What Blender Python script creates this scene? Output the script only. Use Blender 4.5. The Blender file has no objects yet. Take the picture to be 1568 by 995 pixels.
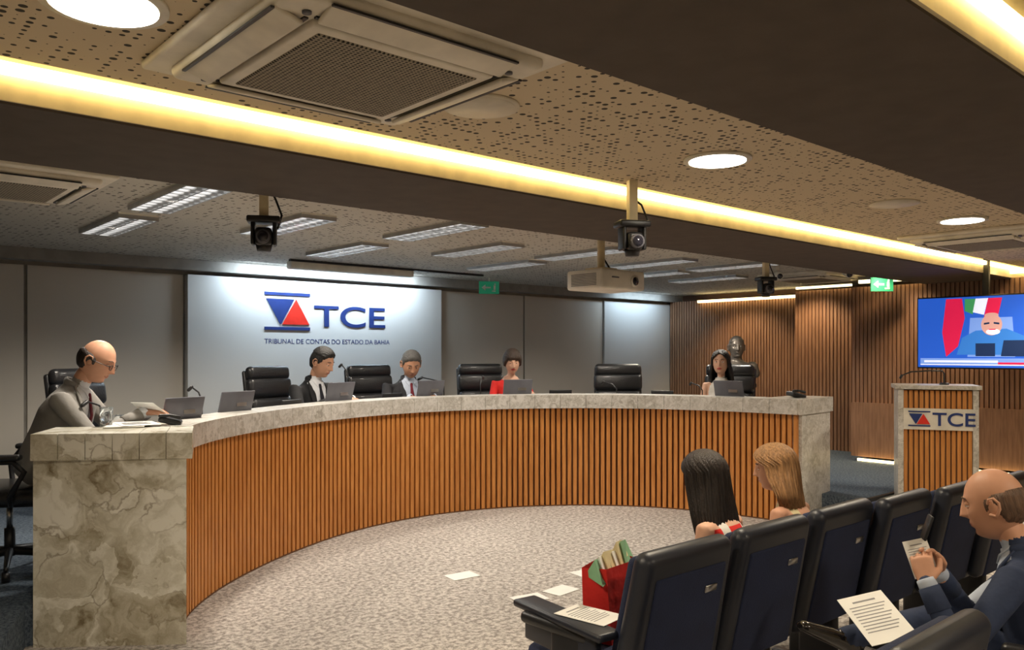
import bpy, math, random, bmesh
from mathutils import Vector, Matrix, Euler
import numpy as np
random.seed(5)
V=Vector
SC=bpy.context.scene
COL=SC.collection
try:
    SC.view_settings.view_transform='Standard'
except Exception: pass
# ------------------------------------------------------------------ materials
def _new(name):
    m=bpy.data.materials.new(name); m.use_nodes=True
    nt=m.node_tree; b=nt.nodes['Principled BSDF']
    return m,nt,b
def mk(name,col,rough=.5,metal=0,col2=None,nscale=8,stretch=(1,1,1),bump=0,bscale=60,emit=0,ecol=None,spec=None,coat=0,detail=4):
    m,nt,b=_new(name)
    b.inputs['Base Color'].default_value=(*col,1)
    b.inputs['Roughness'].default_value=rough
    b.inputs['Metallic'].default_value=metal
    if spec is not None: b.inputs['Specular IOR Level'].default_value=spec
    if coat: b.inputs['Coat Weight'].default_value=coat
    if emit:
        b.inputs['Emission Color'].default_value=(*(ecol or col),1); b.inputs['Emission Strength'].default_value=emit
    tc=nt.nodes.new('ShaderNodeTexCoord'); mp=nt.nodes.new('ShaderNodeMapping')
    mp.inputs['Scale'].default_value=stretch
    nt.links.new(tc.outputs['Object'],mp.inputs['Vector'])
    if col2 is None: col2=tuple(c*.82 for c in col)
    n=nt.nodes.new('ShaderNodeTexNoise'); n.inputs['Scale'].default_value=nscale; n.inputs['Detail'].default_value=detail
    nt.links.new(mp.outputs[0],n.inputs['Vector'])
    r=nt.nodes.new('ShaderNodeValToRGB'); r.color_ramp.elements[0].position=.35; r.color_ramp.elements[1].position=.65
    r.color_ramp.elements[0].color=(*col,1); r.color_ramp.elements[1].color=(*col2,1)
    nt.links.new(n.outputs['Fac'],r.inputs[0]); nt.links.new(r.outputs[0],b.inputs['Base Color'])
    if bump:
        n2=nt.nodes.new('ShaderNodeTexNoise'); n2.inputs['Scale'].default_value=bscale; n2.inputs['Detail'].default_value=3
        nt.links.new(mp.outputs[0],n2.inputs['Vector'])
        bp=nt.nodes.new('ShaderNodeBump'); bp.inputs['Strength'].default_value=bump; bp.inputs['Distance'].default_value=.01
        nt.links.new(n2.outputs['Fac'],bp.inputs['Height']); nt.links.new(bp.outputs[0],b.inputs['Normal'])
    return m
def mk_perf(name,col,hole=(.03,.024,.018),cell=.036,thr=.36):
    m,nt,b=_new(name); N=nt.nodes.new; L=nt.links.new
    b.inputs['Roughness'].default_value=.8
    tc=N('ShaderNodeTexCoord'); mp=N('ShaderNodeMapping'); mp.inputs['Scale'].default_value=(1/cell,1/cell,0)
    L(tc.outputs['Object'],mp.inputs['Vector'])
    fr=N('ShaderNodeVectorMath'); fr.operation='FRACTION'; L(mp.outputs[0],fr.inputs[0])
    sb=N('ShaderNodeVectorMath'); sb.operation='SUBTRACT'; sb.inputs[1].default_value=(.5,.5,0); L(fr.outputs[0],sb.inputs[0])
    ln=N('ShaderNodeVectorMath'); ln.operation='LENGTH'; L(sb.outputs[0],ln.inputs[0])
    fl=N('ShaderNodeVectorMath'); fl.operation='FLOOR'; L(mp.outputs[0],fl.inputs[0])
    wn=N('ShaderNodeTexWhiteNoise'); wn.noise_dimensions='3D'; L(fl.outputs[0],wn.inputs['Vector'])
    rad=N('ShaderNodeMapRange'); rad.inputs['From Min'].default_value=thr; rad.inputs['From Max'].default_value=1
    rad.inputs['To Min'].default_value=.0; rad.inputs['To Max'].default_value=.34; L(wn.outputs['Value'],rad.inputs['Value'])
    lt=N('ShaderNodeMath'); lt.operation='LESS_THAN'; L(ln.outputs['Value'],lt.inputs[0]); L(rad.outputs[0],lt.inputs[1])
    mx=N('ShaderNodeMix'); mx.data_type='RGBA'; mx.inputs[6].default_value=(*col,1); mx.inputs[7].default_value=(*hole,1)
    L(lt.outputs[0],mx.inputs[0]); L(mx.outputs[2],b.inputs['Base Color'])
    return m
def mk_marble(name,stops,vein,scale=3.0,rough=.25,vs=.5):
    m,nt,b=_new(name); N=nt.nodes.new; L=nt.links.new
    b.inputs['Roughness'].default_value=rough
    tc=N('ShaderNodeTexCoord')
    n0=N('ShaderNodeTexNoise'); n0.inputs['Scale'].default_value=scale*1.6; n0.inputs['Detail'].default_value=6
    L(tc.outputs['Object'],n0.inputs['Vector'])
    mixv=N('ShaderNodeMix'); mixv.data_type='RGBA'; mixv.inputs[0].default_value=.38
    L(tc.outputs['Object'],mixv.inputs[6]); L(n0.outputs['Color'],mixv.inputs[7])
    vc=N('ShaderNodeTexVoronoi'); vc.inputs['Scale'].default_value=scale*3; L(mixv.outputs[2],vc.inputs['Vector'])
    sp=N('ShaderNodeSeparateColor'); L(vc.outputs['Color'],sp.inputs[0])
    n=N('ShaderNodeTexNoise'); n.inputs['Scale'].default_value=scale*2; n.inputs['Detail'].default_value=10; n.inputs['Roughness'].default_value=.62; n.inputs['Distortion'].default_value=.8
    L(mixv.outputs[2],n.inputs['Vector'])
    ad=N('ShaderNodeMath'); ad.operation='MULTIPLY_ADD'; L(sp.outputs[0],ad.inputs[0]); ad.inputs[1].default_value=.16; L(n.outputs['Fac'],ad.inputs[2])
    r=N('ShaderNodeValToRGB'); e=r.color_ramp.elements
    while len(e)<len(stops): e.new(.5)
    for i,(p,c) in enumerate(stops): e[i].position=p; e[i].color=(*c,1)
    L(ad.outputs[0],r.inputs[0])
    vo=N('ShaderNodeTexVoronoi'); vo.feature='DISTANCE_TO_EDGE'; vo.inputs['Scale'].default_value=scale*3; L(mixv.outputs[2],vo.inputs['Vector'])
    rv=N('ShaderNodeMapRange'); rv.inputs['From Max'].default_value=.05; rv.inputs['To Min'].default_value=vs; rv.inputs['To Max'].default_value=0
    L(vo.outputs['Distance'],rv.inputs['Value'])
    n3=N('ShaderNodeTexNoise'); n3.inputs['Scale'].default_value=scale*1.5; L(tc.outputs['Object'],n3.inputs['Vector'])
    r3=N('ShaderNodeMapRange'); r3.inputs['From Min'].default_value=.45; r3.inputs['From Max'].default_value=.6; L(n3.outputs['Fac'],r3.inputs['Value'])
    mm=N('ShaderNodeMath'); mm.operation='MULTIPLY'; L(rv.outputs[0],mm.inputs[0]); L(r3.outputs[0],mm.inputs[1])
    m2=N('ShaderNodeMix'); m2.data_type='RGBA'; L(mm.outputs[0],m2.inputs[0]); L(r.outputs[0],m2.inputs[6]); m2.inputs[7].default_value=(*vein,1)
    L(m2.outputs[2],b.inputs['Base Color'])
    return m
def mk_carpet(name,ca,cb,scale=45):
    m,nt,b=_new(name); N=nt.nodes.new; L=nt.links.new
    b.inputs['Roughness'].default_value=.95; b.inputs['Specular IOR Level'].default_value=.1
    tc=N('ShaderNodeTexCoord')
    n=N('ShaderNodeTexNoise'); n.inputs['Scale'].default_value=scale; n.inputs['Detail'].default_value=6; n.inputs['Roughness'].default_value=.75
    L(tc.outputs['Object'],n.inputs['Vector'])
    r=N('ShaderNodeValToRGB'); e=r.color_ramp.elements; e[0].position=.42; e[0].color=(*ca,1); e[1].position=.58; e[1].color=(*cb,1)
    L(n.outputs['Fac'],r.inputs[0]); 
    n3=N('ShaderNodeTexNoise'); n3.inputs['Scale'].default_value=1.3; L(tc.outputs['Object'],n3.inputs['Vector'])
    mr=N('ShaderNodeMapRange'); mr.inputs['To Min'].default_value=.85; mr.inputs['To Max'].default_value=1.12; L(n3.outputs['Fac'],mr.inputs['Value'])
    mu=N('ShaderNodeVectorMath'); mu.operation='SCALE'; L(r.outputs[0],mu.inputs[0]); L(mr.outputs[0],mu.inputs['Scale'])
    L(mu.outputs[0],b.inputs['Base Color'])
    bp=N('ShaderNodeBump'); bp.inputs['Strength'].default_value=.6; bp.inputs['Distance'].default_value=.01
    L(n.outputs['Fac'],bp.inputs['Height']); L(bp.outputs[0],b.inputs['Normal'])
    return m
def emis(name,col,s):
    return mk(name,col,.5,emit=s,ecol=col,col2=col)

M=dict(
 slat=mk('oak_slat',(.66,.28,.072),.42,col2=(.50,.19,.042),nscale=5,stretch=(9,9,.8),bump=.1,bscale=40),
 slatback=mk('slat_gap',(.15,.058,.018),.7),
 walln=mk('walnut_slat',(.36,.19,.105),.5,col2=(.25,.125,.065),nscale=5,stretch=(7,7,.7)),
 wallnback=mk('walnut_back',(.15,.075,.04),.6),
 marble=mk_marble('end_marble',[(.34,(.22,.175,.105)),(.44,(.44,.395,.29)),(.54,(.62,.59,.48)),(.66,(.84,.82,.73))],(.20,.145,.08),2.4,vs=.65),
 granite=mk_marble('ledge_granite',[(.38,(.36,.34,.30)),(.5,(.50,.48,.43)),(.6,(.60,.58,.54)),(.7,(.70,.68,.64))],(.26,.23,.19),6,.3,.5),
 desktop=mk('desk_surface',(.35,.33,.3),.4),
 carpet=mk_carpet('grey_carpet',(.26,.235,.215),(.62,.575,.535),30),
 carpetb=mk_carpet('blue_carpet',(.05,.07,.10),(.15,.185,.23),50),
 panel=mk('wall_panel',(.60,.55,.475),.5,col2=(.58,.53,.455),nscale=2),
 panelb=mk('sign_panel',(.70,.70,.68),.45,col2=(.68,.68,.66),nscale=2),
 wall=mk('wall_paint',(.32,.30,.27),.8),
 beam=mk('beam_paint',(.085,.065,.050),.8),
 cream=mk('cream_paint',(.82,.70,.45),.6),
 perf=mk_perf('perforated_ceiling',(.62,.51,.35)),
 perfb=mk_perf('perforated_ceiling_back',(.50,.47,.41),cell=.045,thr=.45),
 led=emis('cove_led',(1,.77,.34),9),
 ledw=emis('wall_led',(1,.78,.38),5),
 lamp=emis('downlight_glow',(1,.93,.78),10),
 tube=emis('tube_glow',(1,.98,.95),3.0),
 white=mk('white_plastic',(.82,.78,.69),.45),
 acwhite=mk('ac_plastic',(.78,.72,.61),.5),
 grille=mk_perf('ac_grille',(.28,.24,.18),(.012,.01,.008),cell=.014,thr=-3),
 black=mk('black_plastic',(.014,.014,.016),.4),
 leather=mk('black_leather',(.016,.016,.018),.3,bump=.25,bscale=90,coat=.2),
 chrome=mk('metal',(.5,.5,.5),.3,1),
 greyp=mk('grey_plastic',(.11,.11,.13),.45),
 shell=mk('seat_shell',(.014,.017,.028),.42,bump=.05,bscale=300),
 fabricn=mk('navy_fabric',(.014,.022,.062),.9,bump=.3,bscale=200),
 blue=mk('logo_blue',(.02,.045,.20),.4),
 red=mk('logo_red',(.80,.035,.02),.4),
 paper=mk('paper',(.85,.84,.80),.8,col2=(.80,.79,.76)),
 ink=mk('ink',(.30,.30,.31),.8),
 bronze=mk('bronze',(.16,.14,.12),.34,.5,col2=(.24,.21,.18),nscale=14),
 green=emis('exit_green',(.01,.16,.08),.5),
 glass=mk('lens_glass',(.02,.02,.03),.05),
)
# ------------------------------------------------------------------ mesh builder
def loft(pts,rad,side=(1,0,0),n=14,cap=1.0):
    pts=[V(p) for p in pts]; R=[(r,r) if not isinstance(r,tuple) else r for r in rad]
    N=len(pts); rings=[]
    def frame(t):
        s=V(side); x=s-t*s.dot(t)
        if x.length<.05: s=V((0,1,0.01)); x=s-t*s.dot(t)
        x.normalize(); return x,t.cross(x)
    def tan(i):
        if i==0: return (pts[1]-pts[0]).normalized()
        if i==N-1: return (pts[-1]-pts[-2]).normalized()
        a=(pts[i]-pts[i-1]).normalized()+(pts[i+1]-pts[i]).normalized()
        return a.normalized() if a.length>1e-5 else (pts[i+1]-pts[i]).normalized()
    def ring(c,a,b,t):
        x,y=frame(t); rings.append([c+x*(a*math.cos(k*2*math.pi/n))+y*(b*math.sin(k*2*math.pi/n)) for k in range(n)])
    t=tan(0);a,b=R[0];cr=min(a,b)*cap
    if cap>0:
        for g in (75,50,25):
            g=math.radians(g); ring(pts[0]-t*cr*math.sin(g),a*math.cos(g),b*math.cos(g),t)
    for i in range(N): ring(pts[i],R[i][0],R[i][1],tan(i))
    t2=tan(N-1);a,b=R[-1];cr2=min(a,b)*cap
    if cap>0:
        for g in (25,50,75):
            g=math.radians(g); ring(pts[-1]+t2*cr2*math.sin(g),a*math.cos(g),b*math.cos(g),t2)
    vs=[p for r in rings for p in r]; fs=[]
    for i in range(len(rings)-1):
        for k in range(n):
            k2=(k+1)%n; fs.append((i*n+k,i*n+k2,(i+1)*n+k2,(i+1)*n+k))
    vs.append(pts[0]-t*cr); s0=len(vs)-1; vs.append(pts[-1]+t2*cr2); s1=s0+1
    L0=(len(rings)-1)*n
    for k in range(n):
        k2=(k+1)%n; fs.append((s0,k2,k)); fs.append((s1,L0+k,L0+k2))
    return vs,fs
_rb={}
class MB:
    def __init__(s): s.v=[];s.f=[];s.m=[];s.s=[];s.mats=[]
    def mi(s,m):
        if isinstance(m,str): m=M[m]
        if m not in s.mats: s.mats.append(m)
        return s.mats.index(m)
    def add(s,vs,fs,m,sm=False,X=None):
        o=len(s.v); i=s.mi(m)
        for p in vs:
            p=V(p); s.v.append(X@p if X is not None else p)
        for f in fs: s.f.append(tuple(o+k for k in f)); s.m.append(i); s.s.append(sm)
    def box(s,c,d,m,X=None):
        x,y,z=c;a,b,e=d[0]/2,d[1]/2,d[2]/2
        vs=[(x+i*a,y+j*b,z+k*e) for i in(-1,1) for j in(-1,1) for k in(-1,1)]
        s.add(vs,[(0,1,3,2),(4,6,7,5),(0,4,5,1),(2,3,7,6),(0,2,6,4),(1,5,7,3)],m,False,X)
    def rbox(s,c,d,m,r=.02,seg=3,X=None,rx=0,ry=0,rz=0,sm=True,taper=0):
        key=(tuple(round(q,4) for q in d),round(r,4),seg,taper)
        if key not in _rb:
            bm=bmesh.new(); bmesh.ops.create_cube(bm,size=1)
            for v in bm.verts: v.co=V((v.co.x*d[0]*(1-taper*(v.co.z+.5)),v.co.y*d[1],v.co.z*d[2]))
            bmesh.ops.bevel(bm,geom=bm.edges[:],offset=min(r,min(d)*.49),segments=seg,profile=.5,affect='EDGES')
            bm.verts.index_update()
            _rb[key]=([v.co.copy() for v in bm.verts],[tuple(v.index for v in f.verts) for f in bm.faces]); bm.free()
        vs,fs=_rb[key]
        T=Matrix.Translation(c)@Euler((rx,ry,rz)).to_matrix().to_4x4()
        if X is not None: T=X@T
        s.add(vs,fs,m,sm,T)
    def cyl(s,p0,p1,r0,m,r1=None,n=20,X=None,sm=True):
        vs,fs=loft([p0,p1],[r0,r0 if r1 is None else r1],n=n,cap=0); s.add(vs,fs,m,sm,X)
    def loft(s,pts,rad,m,side=(1,0,0),n=12,cap=1,X=None):
        vs,fs=loft(pts,rad,side,n,cap); s.add(vs,fs,m,True,X)
    def sph(s,c,r,m,n=16,X=None):
        if not isinstance(r,tuple): r=(r,r,r)
        vs=[];fs=[];h=n//2
        for i in range(1,h):
            a=math.pi*i/h
            for k in range(n):
                b=2*math.pi*k/n; vs.append((c[0]+r[0]*math.sin(a)*math.cos(b),c[1]+r[1]*math.sin(a)*math.sin(b),c[2]+r[2]*math.cos(a)))
        vs.append((c[0],c[1],c[2]+r[2])); vs.append((c[0],c[1],c[2]-r[2])); A=len(vs)-2
        for i in range(h-2):
            for k in range(n):
                k2=(k+1)%n; fs.append((i*n+k,(i+1)*n+k,(i+1)*n+k2,i*n+k2))
        for k in range(n):
            k2=(k+1)%n; fs.append((A,k,k2)); fs.append((A+1,(h-2)*n+k2,(h-2)*n+k))
        s.add(vs,fs,m,True,X)
    def prism(s,poly,z0,z1,m,X=None):
        n=len(poly)
        ar=sum(poly[i][0]*poly[(i+1)%n][1]-poly[(i+1)%n][0]*poly[i][1] for i in range(n))
        if ar<0: poly=poly[::-1]
        vs=[(p[0],p[1],z0) for p in poly]+[(p[0],p[1],z1) for p in poly]
        fs=[tuple(range(n))[::-1],tuple(range(n,2*n))]+[(i,(i+1)%n,n+(i+1)%n,n+i) for i in range(n)]
        s.add(vs,fs,m,False,X)
    def obj(s,name,parent=None,loc=None,rz=0,scale=1):
        me=bpy.data.meshes.new(name); me.from_pydata([tuple(v) for v in s.v],[],s.f)
        for m in s.mats: me.materials.append(m)
        me.polygons.foreach_set('material_index',s.m); me.polygons.foreach_set('use_smooth',s.s); me.update()
        o=bpy.data.objects.new(name,me); COL.objects.link(o)
        if parent: o.parent=parent
        if loc is not None: o.location=loc
        o.rotation_euler=(0,0,rz); o.scale=(scale,)*3
        return o
def empty(name,loc=(0,0,0),rz=0,scale=1,parent=None):
    e=bpy.data.objects.new(name,None); COL.objects.link(e); e.location=loc; e.rotation_euler=(0,0,rz); e.scale=(scale,)*3
    e.empty_display_size=.1
    if parent: e.parent=parent
    return e
def face(fu,fv): return math.atan2(-fu,fv)
def text(name,body,loc,size,m,rot=(math.pi/2,0,0),sx=1,ext=.004,off=0,parent=None,align='LEFT'):
    c=bpy.data.curves.new(name,'FONT'); c.body=body; c.size=size; c.extrude=ext; c.offset=off; c.align_x=align
    c.materials.append(M[m] if isinstance(m,str) else m)
    o=bpy.data.objects.new(name,c); COL.objects.link(o); o.location=loc; o.rotation_euler=rot; o.scale=(sx,1,1)
    if parent: o.parent=parent
    return o
def simple(name,fn,**k):
    b=MB(); fn(b); return b.obj(name,**k)

ZN=2.45; ZB=2.53; ZBM=2.35; PL=.22
# ------------------------------------------------------------------ camera
cam=bpy.data.cameras.new('camera'); co=bpy.data.objects.new('camera',cam); COL.objects.link(co)
co.location=(0,0,1.55); co.rotation_euler=(math.pi/2,0,-math.atan2(.6616,.75))
cam.sensor_width=36; cam.lens=36*1250/1568; cam.shift_y=.0271; cam.clip_start=.05
SC.camera=co
# ------------------------------------------------------------------ desk curve
ctrl=[(1.57,4.42),(1.76,4.88),(2.22,5.38),(2.93,5.88),(3.71,6.23),(4.50,6.34),(5.27,6.19),(5.91,5.83),(6.36,5.36),(6.62,4.86),(6.76,4.33),(6.82,3.82)]
def catmull(P,k=40):
    P=[V((*p,0)) for p in P]; P=[2*P[0]-P[1]]+P+[2*P[-1]-P[-2]]; out=[]
    for i in range(1,len(P)-2):
        for j in range(k):
            t=j/k; a,b,c,d=P[i-1:i+3]
            out.append(.5*((2*b)+(c-a)*t+(2*a-5*b+4*c-d)*t*t+(3*b-a-3*c+d)*t**3))
    out.append(P[-2]); return out
dense=catmull(ctrl)
cum=[0]
for i in range(1,len(dense)): cum.append(cum[-1]+(dense[i]-dense[i-1]).length)
LEN=cum[-1]
def dp(s,off=0):
    s=min(max(s,0),LEN); i=int(np.searchsorted(cum,s))
    i=min(max(i,1),len(dense)-1); f=(s-cum[i-1])/(cum[i]-cum[i-1]); p=dense[i-1].lerp(dense[i],f)
    a=max(0,i-14); c=min(len(dense)-1,i+14); t=(dense[c]-dense[a]).normalized(); n=V((-t.y,t.x,0))
    return p+n*off,t,n
def sweep(b,s0,s1,o0,o1,z0,z1,m,step=.08,cl=True):
    k=max(1,int((s1-s0)/step)); vs=[];fs=[]
    for i in range(k+1):
        s=s0+(s1-s0)*i/k; p,_,_=dp(s,o0); q,_,_=dp(s,o1)
        vs+=[(p.x,p.y,z0),(p.x,p.y,z1),(q.x,q.y,z1),(q.x,q.y,z0)]
    for i in range(k):
        a=i*4;c=a+4
        for j in range(4): fs.append((a+j,a+(j+1)%4,c+(j+1)%4,c+j))
    fs+=[(3,2,1,0),(k*4,k*4+1,k*4+2,k*4+3)]
    b.add(vs,fs,m)
def desk(b):
    pitch=.056; S0=.05; n=int((LEN-S0)/pitch)
    for i in range(n):
        s=S0+(i+.5)*(LEN-S0)/n; p,t,nn=dp(s,.016)
        X=Matrix(((t.x,nn.x,0,p.x),(t.y,nn.y,0,p.y),(0,0,1,0),(0,0,0,1)))
        b.box((0,0,.5),(.036,.034,.975),'slat',X)
    sweep(b,S0,LEN,.03,.05,0,.99,'slatback')
    sweep(b,S0,LEN,.0,.03,0,.012,'slatback')
    L0=.40; k=int((LEN-L0)/.26)
    for i in range(k):
        s0=L0+(LEN-L0)*i/k+.0015; s1=L0+(LEN-L0)*(i+1)/k-.0015
        sweep(b,s0,s1,-.03,.26,.99,1.125,'granite',.05)
    sweep(b,.25,LEN-.2,.26,.58,1.02,1.06,'desktop')
    sweep(b,.25,LEN-.2,.40,.42,PL,1.02,'desktop')
    b.prism([(1.575,4.405),(.95,4.88),(1.13,5.2),(1.68,4.88),(1.585,4.62),(1.56,4.50)],0,.985,'marble')
    for i in range(6):
        f0=i/6+.002;f1=(i+1)/6-.002
        A2=V((1.60,4.385));B2=V((.93,4.85));C2=V((1.13,5.22));D2=V((1.755,4.79))
        b.prism([tuple(A2.lerp(B2,f0)),tuple(A2.lerp(B2,f1)),tuple(D2.lerp(C2,f1)),tuple(D2.lerp(C2,f0))],.987,1.125,'marble')
    b.prism([(6.85,3.80),(7.50,3.87),(7.46,4.22),(6.82,4.15)],0,.99,'granite')
    b.prism([(6.80,3.78),(7.52,3.85),(7.48,4.24),(6.80,4.17)],.99,1.128,'granite')
simple('curved_council_desk',desk)
# ------------------------------------------------------------------ room shell
simple('floor',lambda b:b.box((4.5,2.8,-.05),(15,12.6,.1),'carpet'))
def plat(b):
    poly=[(-2.4,3.6),(.45,3.6),(.92,4.92)]
    for i in range(0,31):
        s=.45+(LEN-.9)*i/30; p,_,_=dp(s,.3); poly.append((p.x,p.y))
    poly+=[(7.3,4.0),(7.3,3.45),(11.6,3.45),(11.6,8.8),(-2.4,8.8)]
    b.prism(poly,.0,PL,'carpetb')
    b.box((9.4,3.44,PL/2),(4.2,.03,PL),'black')
simple('floor_platform',plat)
simple('wall_back',lambda b:b.box((4.6,8.95,1.3),(14.4,.2,2.6),'wall'))
simple('wall_left',lambda b:b.box((-2.4,2.8,1.3),(.2,12.4,2.6),'panel'))
simple('wall_right',lambda b:b.box((11.75,2.8,1.3),(.3,12.4,2.6),'wallnback'))
simple('wall_front',lambda b:b.box((4.6,-3.2,1.3),(14.4,.2,2.6),'panel'))
def panels(b):
    for a,c,p in((-2.3,1.64,.03),(1.67,3.12,.03),(6.48,8.0,.03),(8.03,9.71,.03)):
        b.box(((a+c)/2,8.85-p/2,PL/2+1.19),(c-a,p,2.38-PL),'panel')
    b.box((4.8,8.80,PL/2+1.19),(3.32,.12,2.38-PL),'panelb')
    b.box((10.56,8.82,PL/2+1.19),(1.67,.06,2.38-PL),'panelb')
simple('wall_panels',panels)
simple('trim_bulkhead',lambda b:b.box((4.6,8.76,2.475),(14,.18,.11),'wall'))
def ceil_near(b):
    b.box((4.5,2.23,ZN+.02),(14,1.30,.04),'perf')
    b.box((4.5,-1.3,ZN+.02),(14,3.9,.04),'perf')
simple('ceiling',ceil_near)
simple('ceiling_rear',lambda b:b.box((4.5,6.4,ZB+.02),(14.4,4.95,.04),'perfb'))
simple('ceiling_slab',lambda b:b.box((4.6,2.8,2.72),(14.4,12.4,.1),'beam'))
def beam1(b):
    b.box((4.5,3.50,(ZBM+2.67)/2),(14,.90,2.67-ZBM),'beam')
    b.box((4.5,3.045,(ZBM+2.67)/2+.004),(14,.012,2.67-ZBM-.01),'cream')
simple('trim_ceiling_beam',beam1)
def beam2(b):
    b.box((4.5,1.19,(ZBM+2.67)/2),(14,.78,2.67-ZBM),'beam')
    b.box((4.5,.795,(ZBM+2.67)/2+.004),(14,.012,2.67-ZBM-.01),'cream')
simple('trim_ceiling_beam_front',beam2)
def cove(v):
    def f(b):
        b.box((4.5,v,2.458),(14,.03,.036),'led')
    return f
simple('cove_led_strip',cove(3.022)); simple('cove_led_strip',cove(.772))
def walnut(b):
    def seg(u,v0,v1,z0,z1):
        b.box((u+.25,(v0+v1)/2,(z0+z1)/2),(.5,v1-v0,z1-z0),'wallnback')
        n=int((v1-v0)/.05)
        for i in range(n):
            v=v0+(i+.5)*(v1-v0)/n; b.box((u-.008,v,(z0+z1)/2),(.016,.036,z1-z0),'walln')
    seg(11.4,6.0,8.78,PL,2.42); seg(10.7,5.1,6.04,PL,2.42); seg(9.9,-1.5,4.82,PL+.06,2.36)
    b.box((9.86,1.7,PL+.39),(.06,6.2,.66),'walln')
simple('wall_walnut_slats',walnut)
def woodled(b):
    b.box((11.33,7.2,2.40),(.05,1.9,.04),'ledw'); b.box((9.84,3.0,2.42),(.05,3.4,.04),'ledw')
    b.box((10.66,5.6,2.46),(.04,.8,.03),'ledw'); b.box((9.80,2.2,PL+.025),(.03,5.0,.03),'ledw')
simple('wall_led_strip',woodled)
# ------------------------------------------------------------------ sign
sg=empty('wall_sign')
def logo(b,o=(0,0,0),k=1.0,dep=.03):
    def pr(poly,m,d):
        n=len(poly); vs=[(o[0]+p[0]*k,o[1]-d,o[2]+p[1]*k) for p in poly]+[(o[0]+p[0]*k,o[1],o[2]+p[1]*k) for p in poly]
        b.add(vs,[tuple(range(n)),tuple(range(n,2*n))[::-1]]+[(i,n+i,n+(i+1)%n,(i+1)%n) for i in range(n)],m)
    pr([(0,.395),(.56,.395),(.56,.43),(0,.43)],'blue',dep); pr([(0,0),(.56,0),(.56,.035),(0,.035)],'blue',dep)
    pr([(.02,.355),(.36,.355),(.345,.33),(.20,.07),(.185,.07)],'blue',dep)
    pr([(.385,.355),(.55,.065),(.215,.065)],'red',dep)
b=MB(); logo(b,(3.99,8.74,1.81),1.0,.012); b.obj('logo_mark',parent=sg)
text('letters',"TCE",(4.60,8.735,1.862),.355,'blue',sx=1.54,ext=.006,off=.003,parent=sg)
text('caption',"TRIBUNAL DE CONTAS DO ESTADO DA BAHIA",(3.99,8.7385,1.655),.078,'blue',sx=1.0,ext=.0006,off=.0,parent=sg)
# ------------------------------------------------------------------ ceiling fittings
def ac(z):
    def f(b):
        b.rbox((0,0,z-.012),(.95,.95,.03),'acwhite',.012)
        b.rbox((0,0,z-.035),(.82,.82,.05),'acwhite',.04,4)
        b.rbox((0,0,z-.066),(.60,.60,.022),'acwhite',.01)
        b.rbox((0,0,z-.070),(.53,.53,.022),'grille',.008,sm=False)
        for a in range(4):
            R=Matrix.Rotation(a*math.pi/2,4,'Z')
            b.rbox((0,.362,z-.066),(.60,.080,.014),'acwhite',.006,X=R,rx=.30)
            b.box((0,.316,z-.062),(.60,.012,.006),'black',X=R)
            b.box((0,.405,z-.060),(.60,.010,.006),'black',X=R)
            b.cyl((.33,.33,z-.06),(.33,.33,z-.066),.012,'greyp',X=R)
    return f
for (u,v,z,r) in((1.28,2.17,ZN,0),(6.9,2.3,ZN,0),(.88,5.27,ZB,0),(9.6,5.2,ZB,0)):
    simple('ceiling_air_conditioner',ac(z),loc=(u,v,0))
def ring_light(b):
    n=36
    b.cyl((0,0,-.012),(0,0,.0),.155,'white',n=n); b.cyl((0,0,-.016),(0,0,-.002),.13,'lamp',n=n)
for u,v in((.6,2.26),(3.22,2.21),(5.92,2.12),(8.4,2.1),(.6,-.6),(3.2,-.6)):
    simple('ceiling_downlight',ring_light,loc=(u,v,ZN))
def speaker(b):
    b.cyl((0,0,-.010),(0,0,0),.14,'acwhite',n=36); b.cyl((0,0,-.013),(0,0,-.002),.125,'acwhite',n=36)
for u,v in((1.88,2.3),(4.97,2.16)): simple('ceiling_speaker',speaker,loc=(u,v,ZN))
def fixture(b):
    b.box((0,0,-.004),(.27,1.06,.012),'white')
    for x in(-.065,.065): b.box((x,0,-.013),(.06,1.0,.008),'tube')
    for x in(-.13,0,.13): b.box((x,0,-.022),(.012,1.05,.03),'chrome')
    for i in range(12): b.box((0,-.52+i*.0945,-.022),(.26,.014,.03),'chrome')
for u,v in((1.8,5.2),(1.84,6.6),(2.8,5.76),(3.8,5.25),(3.88,6.75),(4.8,5.95),(5.9,6.8),(5.75,5.5),(6.92,5.6),(7.9,6.4),(7.85,5.2),(8.95,6.3)):
    simple('ceiling_light_panel',fixture,loc=(u,v,ZB))
def scr(b):
    b.rbox((4.7,8.0,ZB-.05),(1.55,.12,.085),'white',.015); b.box((5.2,7.93,ZB-.012),(2.6,.05,.022),'black')
simple('projection_screen_case',scr)
def ptz(ztop,zc):
    def f(b):
        b.box((0,0,(ztop+zc+.1)/2),(.045,.045,ztop-zc-.1),'cream')
        b.rbox((0,0,zc+.09),(.17,.12,.035),'black',.01)
        for sx in(-1,1): b.rbox((sx*.055,0,zc+.02),(.02,.09,.13),'black',.01)
        b.rbox((0,0,zc-.0),(.085,.12,.095),'black',.02)
        b.cyl((0,-.05,zc-.005),(0,-.085,zc-.005),.036,'greyp'); b.cyl((0,-.08,zc-.005),(0,-.09,zc-.005),.027,'glass')
        b.cyl((0,0,zc-.03),(0,0,zc-.075),.045,'black',r1=.035)
        b.loft([(.03,.02,ztop-.1),(.06,.02,zc+.2),(.09,.01,zc+.12),(.07,0,zc+.05)],[.006]*4,'black',n=6)
    return f
for (u,v,zt,zc) in((3.3,2.79,ZN,2.13),(1.87,4.1,ZB,2.16),(6.74,4.1,ZB,2.14)):
    simple('ptz_camera',ptz(zt,zc),loc=(u,v,0),rz=-.5)
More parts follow.
